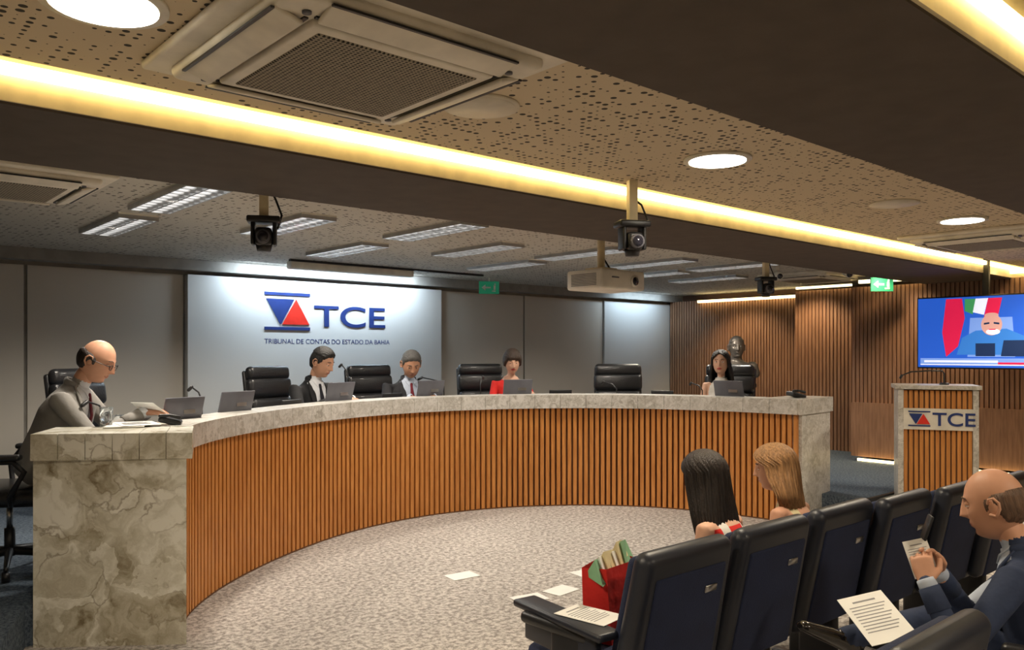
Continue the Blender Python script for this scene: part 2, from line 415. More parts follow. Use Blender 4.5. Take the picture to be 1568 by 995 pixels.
def proj(b):
    b.cyl((0,.05,ZB),(0,.05,2.18),.03,'cream'); b.rbox((0,.05,2.20),(.18,.18,.02),'cream',.005)
    b.rbox((0,0,2.105),(.50,.37,.15),'white',.02)
    for i in range(8): b.box((-.251,-.0,2.06+i*.012),(.004,.26,.004),'greyp')
    b.cyl((.12,-.18,2.10),(.12,-.198,2.10),.045,'white'); b.cyl((.12,-.19,2.10),(.12,-.20,2.10),.033,'glass')
    b.box((-.1,-.187,2.12),(.08,.003,.01),'greyp')
    b.loft([(.02,.05,2.30),(.08,.06,2.25),(.12,.05,2.19)],[.007]*3,'black',n=6)
simple('ceiling_projector',proj,loc=(4.75,4.28,0))
def exits(b):
    b.box((0,0,.0),(.26,.02,.16),'green'); b.box((-.02,-.012,0),(.08,.004,.02),'paper')
    b.prism([(-.10,0),(-.05,.04),(-.05,-.04)],.011,.015,'paper',X=Matrix.Rotation(math.pi/2,4,'X'))
    b.sph((.075,-.012,.045),.012,'paper',8); b.box((.07,-.012,-.0),(.025,.004,.06),'paper'); b.box((.06,-.012,-.045),(.05,.004,.014),'paper')
    b.box((0,0,.10),(.02,.01,.06),'white')
for p,r in(((6.75,8.1,2.39),-.5),((9.45,4.25,2.34),-.7)): simple('exit_sign',exits,loc=p,rz=r)
def spotcam(b):
    b.cyl((0,0,0),(0,0,-.06),.02,'white'); b.cyl((0,.03,-.09),(0,-.10,-.13),.04,'white'); b.cyl((0,-.10,-.13),(0,-.106,-.132),.03,'glass')
for p in((8.3,4.9,ZB),(8.7,4.3,ZB),(9.0,4.05,ZB)): simple('security_camera',spotcam,loc=p,rz=-.8)
# ------------------------------------------------------------------ TV
tv=empty('wall_television')
TX=9.0;TV0=2.38;TV1=3.66;TZ0=1.40;TZ1=2.12
b=MB(); b.rbox((TX+.03,(TV0+TV1)/2,(TZ0+TZ1)/2),(.05,TV1-TV0+.03,TZ1-TZ0+.03),'black',.008); b.box((TX+.06,(TV0+TV1)/2,2.33),(.04,.06,.45),'black')
b.box((TX+.4,(TV0+TV1)/2,1.8),(.7,.1,.06),'black')
b.obj('television_body',parent=tv)
scm={'bg':emis('screen_blue',(.015,.09,.50),1.0),'lb':emis('screen_light',(.16,.28,.65),1.0),'r':emis('screen_red',(.60,.01,.06),1.0),'sk':emis('screen_skin',(.50,.26,.22),1.1),'w':emis('screen_white',(.70,.73,.85),1.0),'dk':emis('screen_dark',(.01,.03,.10),.6),'g':emis('screen_green',(.05,.3,.1),.8),'st':emis('screen_suit',(.03,.16,.50),1.0)}
def sc(poly,m,d):
    n=len(poly); vs=[(TX-.0-d,TV1-(TV1-TV0)*p[0],TZ0+(TZ1-TZ0)*p[1]) for p in poly]
    b.add(vs,[tuple(range(n))],scm[m])
def ell(cx,cy,rx,ry,n=24): return [(cx+rx*math.cos(2*math.pi*i/n),cy+ry*math.sin(2*math.pi*i/n)) for i in range(n)]
b=MB()
sc([(0,0),(1,0),(1,1),(0,1)],'bg',.001)
sc([(.22,.15),(.19,.5),(.22,.98),(.34,.98),(.36,.7),(.31,.3)],'r',.002); sc([(.36,.97),(.36,.8),(.42,.75),(.44,.97)],'g',.002)
sc([(.44,.97),(.42,.78),(.50,.74),(.53,.97)],'w',.0022); sc([(.53,.97),(.50,.70),(.60,.72),(.63,.97)],'r',.0023)
sc([(.40,.70),(.70,.70),(.72,.15),(.38,.15)],'lb',.0024)
sc([(.30,.18),(.34,.42),(.44,.52),(.66,.54),(.78,.44),(.84,.18)],'st',.0028)
sc(ell(.555,.60,.075,.15),'sk',.003); sc(ell(.565,.50,.05,.04),'w',.0032)
sc([(.50,.625),(.54,.635),(.54,.61),(.50,.60)],'dk',.0033); sc([(.57,.635),(.61,.625),(.61,.60),(.57,.61)],'dk',.0033); sc([(.53,.54),(.59,.54),(.58,.525),(.54,.525)],'r',.0034)
sc(ell(.555,.73,.05,.035),'sk',.0031)
sc([(.44,.16),(.44,.34),(.58,.34),(.58,.16)],'dk',.0034); sc([(.62,.16),(.64,.38),(.86,.38),(.88,.16)],'dk',.0034)
sc([(.02,.03),(.98,.03),(.98,.13),(.02,.13)],'lb',.0036); sc([(.05,.07),(.60,.07),(.60,.10),(.05,.10)],'w',.0038); sc([(.02,.03),(.98,.03),(.98,.045),(.02,.045)],'w',.0037); sc([(.60,.045),(.98,.045),(.98,.075),(.60,.075)],'r',.004)
b.obj('television_screen',parent=tv)
# ------------------------------------------------------------------ podium
pod=empty('lectern',(7.88,3.06,0),rz=-1.08)
b=MB()
b.rbox((0,.0,.02),(.66,.46,.04),'granite',.006,sm=False)
for sx in(-1,1): b.box((sx*.30,-.02,.63),(.045,.42,1.18),'granite')
b.box((0,0,.63),(.56,.36,1.18),'slatback')
for i in range(13): b.box((-.258+i*.043,-.19,.50),(.03,.03,.92),'slat')
for i in range(13): b.box((-.258+i*.043,-.19,1.13),(.03,.03,.16),'slat')
b.box((0,-.0,1.24),(.69,.5,.035),'granite')
b.box((0,-.215,.955),(.56,.03,.19),'white')
b.obj('lectern_body',parent=pod)
b=MB(); logo(b,(-.24,-.232,.89),.32,.006); b.obj('lectern_logo',parent=pod)
text('lectern_letters',"TCE",(-.045,-.236,.90),.165,'blue',sx=1.15,ext=.003,off=.002,parent=pod)
b=MB(); b.cyl((.08,0,1.255),(.08,0,1.275),.04,'black'); b.loft([(.08,0,1.27),(.08,0,1.36),(.06,-.02,1.385),(-.05,-.03,1.385),(-.20,-.06,1.375),(-.28,-.08,1.34)],[.007]*6,'black',n=8); b.loft([(-.28,-.08,1.34),(-.29,-.085,1.32)],[.012,.012],'black',n=8)
b.obj('lectern_microphone',parent=pod)
# ------------------------------------------------------------------ chairs
def exec_chair(b):
    for i in range(5):
        a=i*2*math.pi/5+.3; c,s=math.cos(a),math.sin(a)
        b.loft([(.03*c,.03*s,.12),(.2*c,.2*s,.10),(.31*c,.31*s,.075)],[(.028,.025),(.022,.018),(.018,.014)],'black',side=(0,0,1),n=8)
        b.cyl((.31*c-.02*s,.31*s+.02*c,.032),(.31*c+.02*s,.31*s-.02*c,.032),.03,'black',n=12)
    b.cyl((0,0,.09),(0,0,.26),.03,'black'); b.cyl((0,0,.25),(0,0,.42),.018,'chrome')
    b.rbox((0,0,.42),(.26,.26,.03),'black',.01)
    b.rbox((0,.02,.475),(.54,.52,.11),'leather',.05,4)
    T=Matrix.Translation((0,-.25,.48))@Matrix.Rotation(.14,4,'X')
    b.rbox((0,-.035,.34),(.55,.05,.70),'leather',.025,3,X=T)
    for z,h,w in((.12,.20,.50),(.315,.20,.53),(.51,.20,.56),(.655,.14,.54)):
        b.rbox((0,.02,z),(w,.10,h),'leather',.048,4,X=T)
    for sx in(-1,1):
        b.loft([(sx*.24,-.1,.44),(sx*.32,-.1,.47),(sx*.33,-.12,.62),(sx*.33,-.06,.70),(sx*.33,.14,.70),(sx*.33,.20,.64),(sx*.32,.12,.50),(sx*.25,.1,.44)],[.017]*8,'black',n=8)
        b.rbox((sx*.33,.05,.725),(.07,.27,.035),'leather',.015)
def chair_at(u,v,f):
    simple('office_chair',exec_chair,loc=(u,v,PL),rz=face(*f))
chair_at(1.0,5.78,(.85,-.5)); chair_at(1.95,7.2,(.55,-.83)); chair_at(3.62,7.30,(.35,-.94)); chair_at(4.74,7.42,(.0,-1))
chair_at(5.92,7.10,(-.35,-.93)); chair_at(7.0,6.12,(-.74,-.67)); chair_at(7.54,5.12,(-.93,-.3))
def aud_chair(b):
    T=Matrix.Translation((0,-.16,.34))@Matrix.Rotation(.20,4,'X')
    b.rbox((0,-.02,.27),(.56,.085,.56),'shell',.07,5,X=T,taper=.10)
    b.rbox((0,.035,.26),(.48,.06,.50),'fabricn',.04,4,X=T,taper=.08)
    b.rbox((0,-.060,.235),(.43,.02,.46),'fabricn',.02,3,X=T,taper=.06)
    b.rbox((.12,-.073,.38),(.07,.006,.028),'chrome',.003,1,X=T)
    b.rbox((0,.09,.37),(.46,.46,.10),'fabricn',.04,3); b.rbox((0,.08,.32),(.44,.42,.05),'black',.02,2)
    for sx in(-1,1):
        b.rbox((sx*.262,.02,.27),(.045,.20,.54),'black',.02,2); b.rbox((sx*.262,.10,.54),(.06,.36,.045),'black',.02,3)
        b.rbox((sx*.262,.03,.02),(.06,.36,.04),'black',.01,2)
def tablet(b):
    b.rbox((-.235,.09,.57),(.11,.52,.03),'shell',.012,2,rz=-.12); b.rbox((-.25,.09,.50),(.04,.42,.12),'shell',.012,2,rz=-.12)
def achair(u,v,r=0,tab=False):
    def f(b):
        aud_chair(b)
        if tab: tablet(b)
    simple('auditorium_chair',f,loc=(u,v,0),rz=r)
for i,(u,v) in enumerate(((2.38,2.05),(2.95,2.05),(3.53,2.05),(4.02,1.98),(4.55,1.92),(5.08,1.86))): achair(u,v,0,i==0)
achair(2.12,1.09); achair(3.42,.78,.25)
# ------------------------------------------------------------------ people
def g(x,s): return math.exp(-(x/s)**2)
def smooth(x): x=min(1,max(0,x)); return x*x*(3-2*x)
def head_pt(d,wide=1.0):
    x,y,z=d
    hr=math.sqrt(max(1e-6,1-z*z)); cy=y/hr
    if z<0:
        ra=min(2.6,math.sqrt(max(0,1-abs(z)**5))/hr) if hr>.02 else 1
        wg=smooth((cy+.25)/.8); k=1+(ra-1)*wg
    else:
        ra=min(1.4,math.sqrt(max(0,1-abs(z)**2.5))/hr) if hr>.02 else 1
        k=1+(ra-1)*.8
    x*=k;y*=k
    X=.076*x*wide;Y=.093*y;Z=.118*z
    t=max(0,-z)
    X*=1-.34*t**1.6
    if cy<0:
        Y*=1-.42*t**1.3; X*=1.03
    else:
        Y*=1-.07*t
        w=min(1,cy*3)
        br=0
        if -.027<Z<.03: br=.005+(.03-Z)/.057*.024
        elif Z<=-.027: br=.028*math.exp(-((Z+.027)/.006)**2)
        elif Z<.045: br=.005*(1-(Z-.03)/.015)
        q=br*g(X,.0105)+.008*g(abs(X)-.013,.006)*g(Z+.023,.008)
        q-=.010*g(abs(X)-.031,.014)*g(Z-.012,.011)
        q+=.005*g(abs(X)-.028,.022)*g(Z-.034,.009)
        q+=.004*g(abs(X)-.042,.015)*g(Z+.018,.018)
        q+=.0065*g(X,.021)*(g(Z+.049,.0048)+g(Z+.0605,.0055))
        q-=.005*g(X,.03)*g(Z+.074,.008)
        q+=.007*g(X,.022)*g(Z+.095,.014)
        Y+=q*w
    return V((X,Y,Z))
def sph_dirs(nl=64,nt=56):
    D=[];
    for i in range(nt+1):
        a=math.pi*i/nt
        for k in range(nl):
            p=2*math.pi*k/nl; D.append((math.sin(a)*math.cos(p),math.sin(a)*math.sin(p),math.cos(a)))
    F=[]
    for i in range(nt):
        for k in range(nl):
            k2=(k+1)%nl; F.append((i*nl+k,(i+1)*nl+k,(i+1)*nl+k2,i*nl+k2))
    return D,F
DIRS,DF=sph_dirs()
def lerp_tab(t,tab):
    if t<=tab[0][0]: return tab[0][1]
    for (a,x),(c,y) in zip(tab,tab[1:]):
        if t<=c: 
            f=(t-a)/(c-a); return x+(y-x)*f
    return tab[-1][1]
def add_hair(b,style,hm,th=.014):
    if style in('none','long'): return
    low={'short':[(0,.078),(35,.070),(60,.045),(78,-.005),(95,.005),(112,-.05),(180,-.07)],
         'bald':[(0,.3),(68,.2),(76,-.012),(92,.004),(112,-.05),(180,-.07)],
         'bob':[(0,.048),(40,.040),(58,.0),(75,-.045),(180,-.085)]}[style]
    up={'bald':[(0,.0),(70,.02),(95,.04),(140,.05),(180,.045)]}.get(style)
    pts=[];mk_=[]
    for d in DIRS:
        p=head_pt(d); ph=abs(math.degrees(math.atan2(d[0],d[1])))
        z0=lerp_tab(ph,low)+(.006*math.sin(d[0]*40) if style=='short' else 0); m=smooth((p.z-z0+.006)/.022)
        if abs(d[2])>.93 and not up: m=1 if d[2]>0 else 0
        if up:
            z1=lerp_tab(ph,up); m*=smooth((z1-p.z)/.02)
        n=V(d); st=.0018*math.sin(d[0]*46+d[1]*25+p.z*20)
        side=.65 if (style=='short' and ph>60 and p.z<.06) else 1
        pts.append(p+n*(m*(th*side+st)+(.0012 if m>0 else -.004))); mk_.append(m)
    fs=[f for f in DF if sum(1 for i in f if mk_[i]>.02)>=2]
    b.add(pts,fs,hm,True)
def add_curtain(b,hm,L=.34,gap=58,wide=.115,back=.10,up=.014):
    lev=34;n=90;vs=[];fs=[]
    top=.118+up
    for side in(0,1):
        base=len(vs)
        for i in range(lev+1):
            t=i/lev
            z=top-(top-.02)*(1-math.cos(min(1,t/.4)*math.pi/2)) if t<.4 else .02-(L+.02)*(t-.4)/.6
            if t<.4:
                q=(max(0,1-((z-.02)/(top-.02))**2.3))**.5; rx=(.080+up)*q; ry=(.098+up)*q; cy=-.004
            else:
                f=(t-.4)/.6; rx=(.080+up)+(wide-.080-up)*smooth(f*1.6); rx*=1-.25*max(0,f-.7)/.3
                ry=(.098+up)*(1-.30*smooth(f*1.3)); cy=-.004-.035*smooth(f*1.2)
            gp=lerp_tab(z,[(-1,gap),(.03,gap),(.09,14),(.105,0),(.2,0)])
            for k in range(n+1):
                ph=math.radians(gp+(360-2*gp)*k/n)
                a=smooth((t-.05)*2.2); w=1+a*(.028*math.sin(k*1.9+t*3)+.02*math.sin(k*.83-t*4)+.012*math.sin(k*3.3))
                r=w-(.13 if side else 0)
                vs.append((math.sin(ph)*rx*r,cy+math.cos(ph)*ry*r,z-(.02*math.sin(k*1.3)+.012*math.sin(k*2.9) if i==lev else 0)-(.01 if side and i<8 else 0)))
        for i in range(lev):
            for k in range(n):
                a=base+i*(n+1)+k; q=(a,a+1,a+n+2,a+n+1); fs.append(q if side==0 else q[::-1])
    S=(lev+1)*(n+1)
    for k in range(n): a=lev*(n+1)+k; fs.append((a,a+1,S+a+1,S+a))
    for i in range(lev):
        for k in(0,n): a=i*(n+1)+k; fs.append((a,a+n+1,S+a+n+1,S+a))
    b.add(vs,fs,hm,True)
def make_head(parent,name,pos,yaw,pitch,roll,skin,hair,hairm,glasses=False,lipm=None,lookdown=True,scale=1.0,L=.34,hth=.014,brow=None,gap=58,wide=.115):
    b=MB()
    pts=[head_pt(d) for d in DIRS]; b.add(pts,DF,skin,True)
    li=b.mi(lipm); 
    for i,f in enumerate(b.f[:len(DF)]):
        c=sum((pts[k] for k in f),V((0,0,0)))/4
        if c.y>.06 and abs(c.x)<.024*(1-abs(c.z+.0545)/.02) and -.0655<c.z<-.044: b.m[i]=li
    for sx in(-1,1):
        e=V((sx*.031,.0745,.012)); b.sph(e,.0125,M['paper'],14); b.sph(e+V((0,.0068,-.002 if lookdown else 0)),.0068,M['black'],10)
        b.sph(e+V((0,-.0004,.0035 if lookdown else .006)),(.0145,.0137,.0115 if lookdown else .009),skin,14)
        b.sph(e+V((0,-.001,-.0075)),(.014,.0125,.006),skin,12)
        b.loft([(sx*.014,.0915,.034),(sx*.03,.0905,.039),(sx*.046,.078,.034)],[(.003,.0022),(.0035,.0025),(.002,.002)],brow or hairm,n=6)
        ex=sx*.0775
        b.sph((ex,-.006,-.004),(.008,.017,.030),skin,14)
        P=[(ex+sx*.004,.008,-.024),(ex+sx*.009,-.008,-.030),(ex+sx*.014,-.024,-.008),(ex+sx*.015,-.026,.012),(ex+sx*.012,-.014,.028),(ex+sx*.007,.003,.026),(ex+sx*.004,.009,.012)]
        b.loft(P,[.0055,.006,.0048,.0045,.0045,.0042,.0035],skin,n=8)
        if glasses:
            ring=[(sx*.033+.021*math.cos(a*math.pi/8),.104-abs(.3*.021*math.cos(a*math.pi/8)) ,.006+.015*math.sin(a*math.pi/8)) for a in range(17)]
            b.loft(ring,[.0019]*17,'black',n=6,cap=0); b.loft([(sx*.054,.096,.010),(sx*.082,.05,.012),(sx*.086,-.015,.010)],[.0019]*3,'black',n=6)
    if glasses: b.loft([(-.012,.106,.010),(0,.109,.012),(.012,.106,.010)],[.0018]*3,'black',n=6)
    add_hair(b,hair,hairm,hth)
    if hair=='long': add_curtain(b,hairm,L,gap,wide,up=hth)
    o=b.obj(name,parent=parent); o.location=pos; o.rotation_euler=Euler((-pitch,roll,yaw),'XYZ'); o.scale=(scale,)*3
    return o
def remesh(vs_fs,voxel,sm=4):
    me=bpy.data.meshes.new('tmp'); vs=[];fs=[]
    for v,f in vs_fs:
        o=len(vs); vs+= [tuple(p) for p in v]; fs+=[tuple(o+k for k in q) for q in f]
    me.from_pydata(vs,[],fs); o=bpy.data.objects.new('tmp',me); COL.objects.link(o)
    r=o.modifiers.new('r','REMESH'); r.mode='VOXEL'; r.voxel_size=voxel; r.use_smooth_shade=True
    if sm: s=o.modifiers.new('s','SMOOTH'); s.iterations=sm; s.factor=.5
    dg=bpy.context.evaluated_depsgraph_get(); m2=bpy.data.meshes.new_from_object(o.evaluated_get(dg))
    bpy.data.objects.remove(o); bpy.data.meshes.remove(me); return m2
def make_hand(parent,name,w,d,nrm,thumb,skin,curl=.35):
    d=V(d).normalized(); nrm=V(nrm); nrm=(nrm-d*nrm.dot(d)).normalized(); W=d.cross(nrm).normalized(); w=V(w)
    tw=W if W.dot(V(thumb))>0 else -W
    P=[loft([w-d*.03,w+d*.015,w+d*.05,w+d*.085],[(.024,.020),(.032,.019),(.040,.016),(.038,.013)],side=W,n=14)]
    for i,Ln in enumerate((.070,.079,.073,.057)):
        p=w+d*(.078-.004*abs(i-1))+tw*(.0295-.0197*i); pts=[p-d*.02,p]; 
        for j,(f,c) in enumerate(((.45,1),(.3,2),(.25,2.7))):
            a=curl*c; dd=d*math.cos(a)+nrm*math.sin(a)+tw*(.08-.05*i); p=p+dd.normalized()*Ln*f; pts.append(p.copy())
        P.append(loft(pts,[.0095,.0095,.0088,.008,.007],side=W,n=10))
    p=w+d*.018+tw*.022; p1=p+(d*.65+tw*.7+nrm*.3).normalized()*.042; p2=p1+(d*.85+tw*.25+nrm*.35).normalized()*.033; p3=p2+(d*.9+nrm*.4).normalized()*.025
    P.append(loft([p,p1,p2,p3],[.016,.0125,.0105,.0085],side=W,n=10))
    me=remesh(P,.0036,2); me.name=name; me.materials.clear(); me.materials.append(skin)
    o=bpy.data.objects.new(name,me); COL.objects.link(o); o.parent=parent; return o
def person(name,loc,f,scale=1.0,lean=.15,arms=None,legs=None,top=None,arm=None,shirt=None,tie=None,legm=None,shoe=None,skin=None,fem=False,suit=True,
           head=None,hyaw=0,hpitch=.2,voxel=.011,neckline=None,handdir=None,twist=0,strap=None,build=1.0,lapel=True):
    root=empty(name,loc,face(*f),scale)
    X1=V((1,0,0))
    e=V((0,math.sin(lean),math.cos(lean))); fw=V((0,math.cos(lean),-math.sin(lean))); o0=V((0,0,.10))
    S=lambda d,x=0,y=0:o0+e*d+V((x,0,0))+fw*y
    k=(.88 if fem else 1.0)*build
    P=[];segs=[]
    def add(pts,rad,lab,side=(1,0,0),n=16,cap=1):
        pts=[V(p) for p in pts]; P.append(loft(pts,rad,side,n,cap))
        R=[(r if not isinstance(r,tuple) else (r[0]+r[1])/2) for r in rad]
        for i in range(len(pts)-1): segs.append((pts[i],pts[i+1],R[i],R[i+1],lab))
    if fem: tr=[(.165,.12),(.135,.105),(.130,.105),(.150,.125),(.150,.10),(.085,.07)]
    else: tr=[(.165,.13),(.165,.13),(.165,.125),(.180,.125),(.170,.10),(.090,.075)]
    tr=[(a*build,c*build) for a,c in tr]
    add([S(-.02),S(.10),S(.21),S(.33),S(.42),S(.485)],tr,'top',n=24,cap=.6)
    if fem: 
        for sx in(-1,1): add([S(.30,sx*.06,.06),S(.31,sx*.065,.085)],[.055,.05],'top')
    nb=S(.46); nt=S(.60,0,.015)
    add([nb,nt],[.055 if not fem else .046,.052 if not fem else .042],'skin')
    A=arms or {}
    sh=.185*k
    hands=[]
    for sx,s in((-1,'L'),(1,'R')):
        sp=S(.435,sx*sh)
        el=V(A.get('e'+s,(sx*.27,.16,.26))); wr=V(A.get('w'+s,(sx*.13,.38,.36)))
        q=1 if not fem else .78
        m1=sp.lerp(el,.5)
        add([S(.44,sx*.07),sp,m1,el],[.062*q,.064*q,.054*q,.046*q],'arm')
        fa=el.lerp(wr,.35); add([el,fa,wr],[.046*q,.044*q,.031*q],'fore')
        hands.append((s,sx,el,wr))
    Lg=legs or {}
    for sx,s in((-1,'L'),(1,'R')):
        hp=V((sx*.09,0,.09)); kn=V(Lg.get('k'+s,(sx*.12,.43,.09))); an=V(Lg.get('a'+s,(sx*.12,.40,-.36)))
        q=1 if not fem else .9
        add([hp,hp.lerp(kn,.5),kn],[.092*q,.078*q,.062*q],'leg'); add([kn,kn.lerp(an,.35),an],[.062*q,.057*q,.04*q],'leg')
        toe=V(Lg.get('t'+s,tuple(an+V((0,.17,-.05))))); td=(toe-an).normalized(); dn=V((0,0,-1)) if abs(td.z)<.8 else V((0,1,0))
        heel=an+dn*.035-td*.045
        add([heel,heel.lerp(toe,.45)+V((0,0,.008)),toe],[(.034,.032),(.042,.034),(.036,.022)],'shoe',side=tuple(td.cross(V((0,0,1)))),n=12)
    me=remesh(P,voxel,5)
    # clean garment edges: cut the surface along the seams
    bm=bmesh.new(); bm.from_mesh(me)
    def cut(co,no): bmesh.ops.bisect_plane(bm,geom=bm.verts[:]+bm.edges[:]+bm.faces[:],plane_co=co,plane_no=no,dist=1e-5)
    if neckline is not None:
        cut(S(neckline),e)
        if strap:
            cut(S(neckline-.12),e)
            for xs in(-.107,-.063,.063,.107): cut(V((xs,0,0)),X1)
    if suit:
        for sx in(-1,1):
            ld=(X1*(sx*.075/.33)+e); cut(S(.12,sx*.012),ld.cross(fw).normalized())
        cut(S(.12),e)
    bm.to_mesh(me); bm.free()
    labs=['top','arm','fore','skin','shirt','leg','shoe','tie','strap']
    mm={'top':top,'arm':arm or top,'fore':arm or top,'skin':skin,'shirt':shirt or top,'leg':legm,'shoe':shoe,'tie':tie or shirt or top,'strap':strap or top}
    me.materials.clear()
    for l in labs: me.materials.append(mm[l])
    n=len(me.polygons); C=np.empty(n*3); me.polygons.foreach_get('center',C); C=C.reshape(-1,3)
    best=np.full(n,1e9); lab=np.zeros(n,int)
    for a,c,r0,r1,l in segs:
        a=np.array(a);c=np.array(c);ab=c-a;t=np.clip(((C-a)@ab)/(ab@ab+1e-9),0,1); dist=np.linalg.norm(C-(a+t[:,None]*ab),axis=1)-(r0+(r1-r0)*t)
        mk2=dist<best; best[mk2]=dist[mk2]; lab[mk2]=labs.index(l)
    rel=C-np.array(o0); sd=rel@np.array(e); fd=rel@np.array(fw); xx=np.abs(C[:,0])
    torso=(lab==0)|((lab==1)&(xx<.13))|(lab==3)&(sd<.49)
    if suit:
        v=torso&(fd>.02)&(sd>.12)&(xx<.012+.075*np.clip((sd-.12)/.33,0,2)); lab[v]=4
    if neckline is not None:
        tt=(lab==0)|(lab==3)|((lab==1)&(xx<.15))
        if arm is skin: lab[(lab==1)&(xx>=.15)]=3
        lab[tt&(sd>neckline)]=3; lab[tt&(sd<=neckline)]=0
        if strap: lab[tt&(sd>neckline-.12)&(xx>.063)&(xx<.107)]=8
    me.polygons.foreach_set('material_index',lab.astype(np.int32)); me.polygons.foreach_set('use_smooth',[True]*n); me.update(); me.name=name+'_body'
    bo=bpy.data.objects.new('body',me); COL.objects.link(bo); bo.parent=root
    if suit:
        b=MB(); B=build
        b.loft([S(.455),S(.49,0,.003),S(.528,0,.006)],[.072,.069,.062],shirt,n=24,cap=0)
        for (s,sx,el,wr) in hands:
            if arm is None: b.loft([el.lerp(wr,.88),wr,wr.lerp(el,-.05)],[.036,.0335,.033],shirt,n=18,cap=.1); b.loft([el.lerp(wr,.6),el.lerp(wr,.93)],[.044,.039],top,n=18,cap=.1)
        if lapel:
            for sx in(-1,1):
                b.loft([S(.515,sx*.066,.010),S(.47,sx*.088,.062),S(.41,sx*.090,.100*B),S(.30,sx*.062,.126*B),S(.14,sx*.020,.130*B)],[(.018,.007),(.026,.008),(.030,.008),(.024,.007),(.010,.005)],top,side=(1,0,0),n=10)
                b.loft([S(.53,sx*.050,.020),S(.505,sx*.040,.066),S(.475,sx*.022,.088)],[(.014,.005),(.016,.006),(.008,.004)],shirt,n=8)
            b.loft([S(.515,-.066,.010),S(.52,-.056,-.045),S(.522,0,-.074),S(.52,.056,-.045),S(.515,.066,.010)],[(.026,.012)]*5,top,side=tuple(e),n=10)
        if tie: b.loft([S(.49,0,.080),S(.46,0,.098),S(.38,0,.124*B),S(.28,0,.137*B),S(.14,0,.137*B)],[(.015,.011),(.013,.008),(.022,.006),(.028,.006),(.030,.006)],tie,n=10)
        b.obj('collar_and_cuffs',parent=root)
    for s,sx,el,wr in hands:
        d=(wr-el).normalized(); hd=(handdir or {}).get(s,None)
        dd=V(hd[0]) if hd else V((d.x*.6,d.y,d.z*.2-.1)); nn=V(hd[1]) if hd else V((0,-.1,-1)); th=V(hd[2]) if hd else V((-sx,.0,.2))
        make_hand(root,'hand_'+s,wr,dd,nn,th,skin,hd[3] if hd and len(hd)>3 else .3)
    hc=nt+Euler((-hpitch,0,hyaw)).to_matrix()@V((0,.022,.095))
    make_head(root,'head',hc,hyaw,hpitch,0,skin,**head)
    return root
SK=lambda n,c:mk(n,c,.5,col2=tuple(q*.93 for q in c),nscale=20,spec=.3)
skA=SK('skin_a',(.62,.33,.215)); skB=SK('skin_b',(.56,.30,.19)); skC=SK('skin_c',(.66,.39,.27)); skD=SK('skin_d',(.48,.25,.155))
lipA=mk('lips_a',(.40,.16,.11),.4); lipR=mk('lips_b',(.45,.05,.05),.35)
H=lambda n,c,r=.5:mk(n,c,r,col2=tuple(q*.5 for q in c),nscale=12,stretch=(8,8,1.2),bump=.6,bscale=30)
hBlk=H('hair_black',(.010,.008,.007)); hDk=H('hair_dark',(.024,.014,.010)); hBr=H('hair_brown',(.05,.028,.016)); hGr=H('hair_grey',(.10,.095,.09)); hBl=H('hair_blonde',(.42,.22,.09))
F=lambda n,c:mk(n,c,.85,col2=tuple(q*.85 for q in c),nscale=6,bump=.8,bscale=11)
suitG=F('suit_grey',(.30,.285,.265)); suitB=F('suit_black',(.012,.012,.014)); suitD=F('suit_charcoal',(.018,.018,.022)); suitN=F('suit_navy',(.022,.036,.085))
shW=F('shirt_white',(.78,.80,.84)); shB=F('shirt_blue',(.50,.56,.68)); tieR=F('tie_burgundy',(.16,.010,.02)); tieK=F('tie_dark',(.012,.012,.02))
redF=F('red_cloth',(.68,.02,.015)); whF=F('white_cloth',(.75,.72,.66)); yel=F('cream_cloth',(.72,.62,.36)); shoeK=mk('shoe_leather',(.012,.01,.009),.18,coat=.4); jean=F('trousers_dark',(.02,.022,.03))
SZ=PL+.53
person('councillor_man_reading',(1.15,5.64,SZ),(.86,-.51),1.03,lean=.38,arms=dict(eL=(-.28,.33,.28),wL=(-.13,.56,.41),eR=(.26,.36,.28),wR=(.08,.58,.42)),
  top=suitG,shirt=shW,tie=tieR,legm=suitG,shoe=shoeK,skin=skA,head=dict(hair='bald',hairm=hDk,glasses=True,lipm=lipA,hth=.010,scale=1.08),hpitch=.45,hyaw=-.1,voxel=.008,
  handdir=dict(L=((.3,1,.0),(0.3,-.2,-1),(1,0,.5),.3),R=((-.2,1,.05),(-.3,0,-1),(-1,0,.5),.3)),build=1.12)
person('councillor_man_black_suit',(3.64,7.06,SZ-.08),(.25,-.95),1.03,lean=.20,arms=dict(eL=(-.28,.24,.32),wL=(-.12,.46,.44),eR=(.28,.24,.32),wR=(.12,.46,.44)),top=suitB,shirt=shW,tie=tieK,legm=suitB,shoe=shoeK,skin=skB,
  head=dict(hair='short',hairm=hBlk,lipm=lipA,hth=.017,scale=1.12),hpitch=.38,hyaw=.25,build=1.14)
person('councillor_man_grey_hair',(4.75,7.08,SZ-.09),(-.2,-1),1.03,lean=.24,arms=dict(eL=(-.28,.24,.32),wL=(-.12,.46,.44),eR=(.28,.24,.32),wR=(.12,.46,.44)),top=suitD,shirt=shB,tie=tieR,legm=suitD,shoe=shoeK,skin=skD,
  head=dict(hair='short',hairm=hGr,lipm=lipA,hth=.013,scale=1.12),hpitch=.50,hyaw=-.2,build=1.16)
person('councillor_woman_red_dress',(5.93,6.78,SZ-.06),(-.4,-.9),.99,lean=.16,arms=dict(eL=(-.25,.18,.30),wL=(-.12,.42,.44),eR=(.25,.18,.30),wR=(.12,.42,.44)),top=redF,legm=redF,shoe=shoeK,skin=skC,fem=True,suit=False,neckline=.48,
  head=dict(hair='bob',hairm=hBr,lipm=lipR,hth=.018,scale=1.08),hpitch=.32,hyaw=-.15,build=1.1)
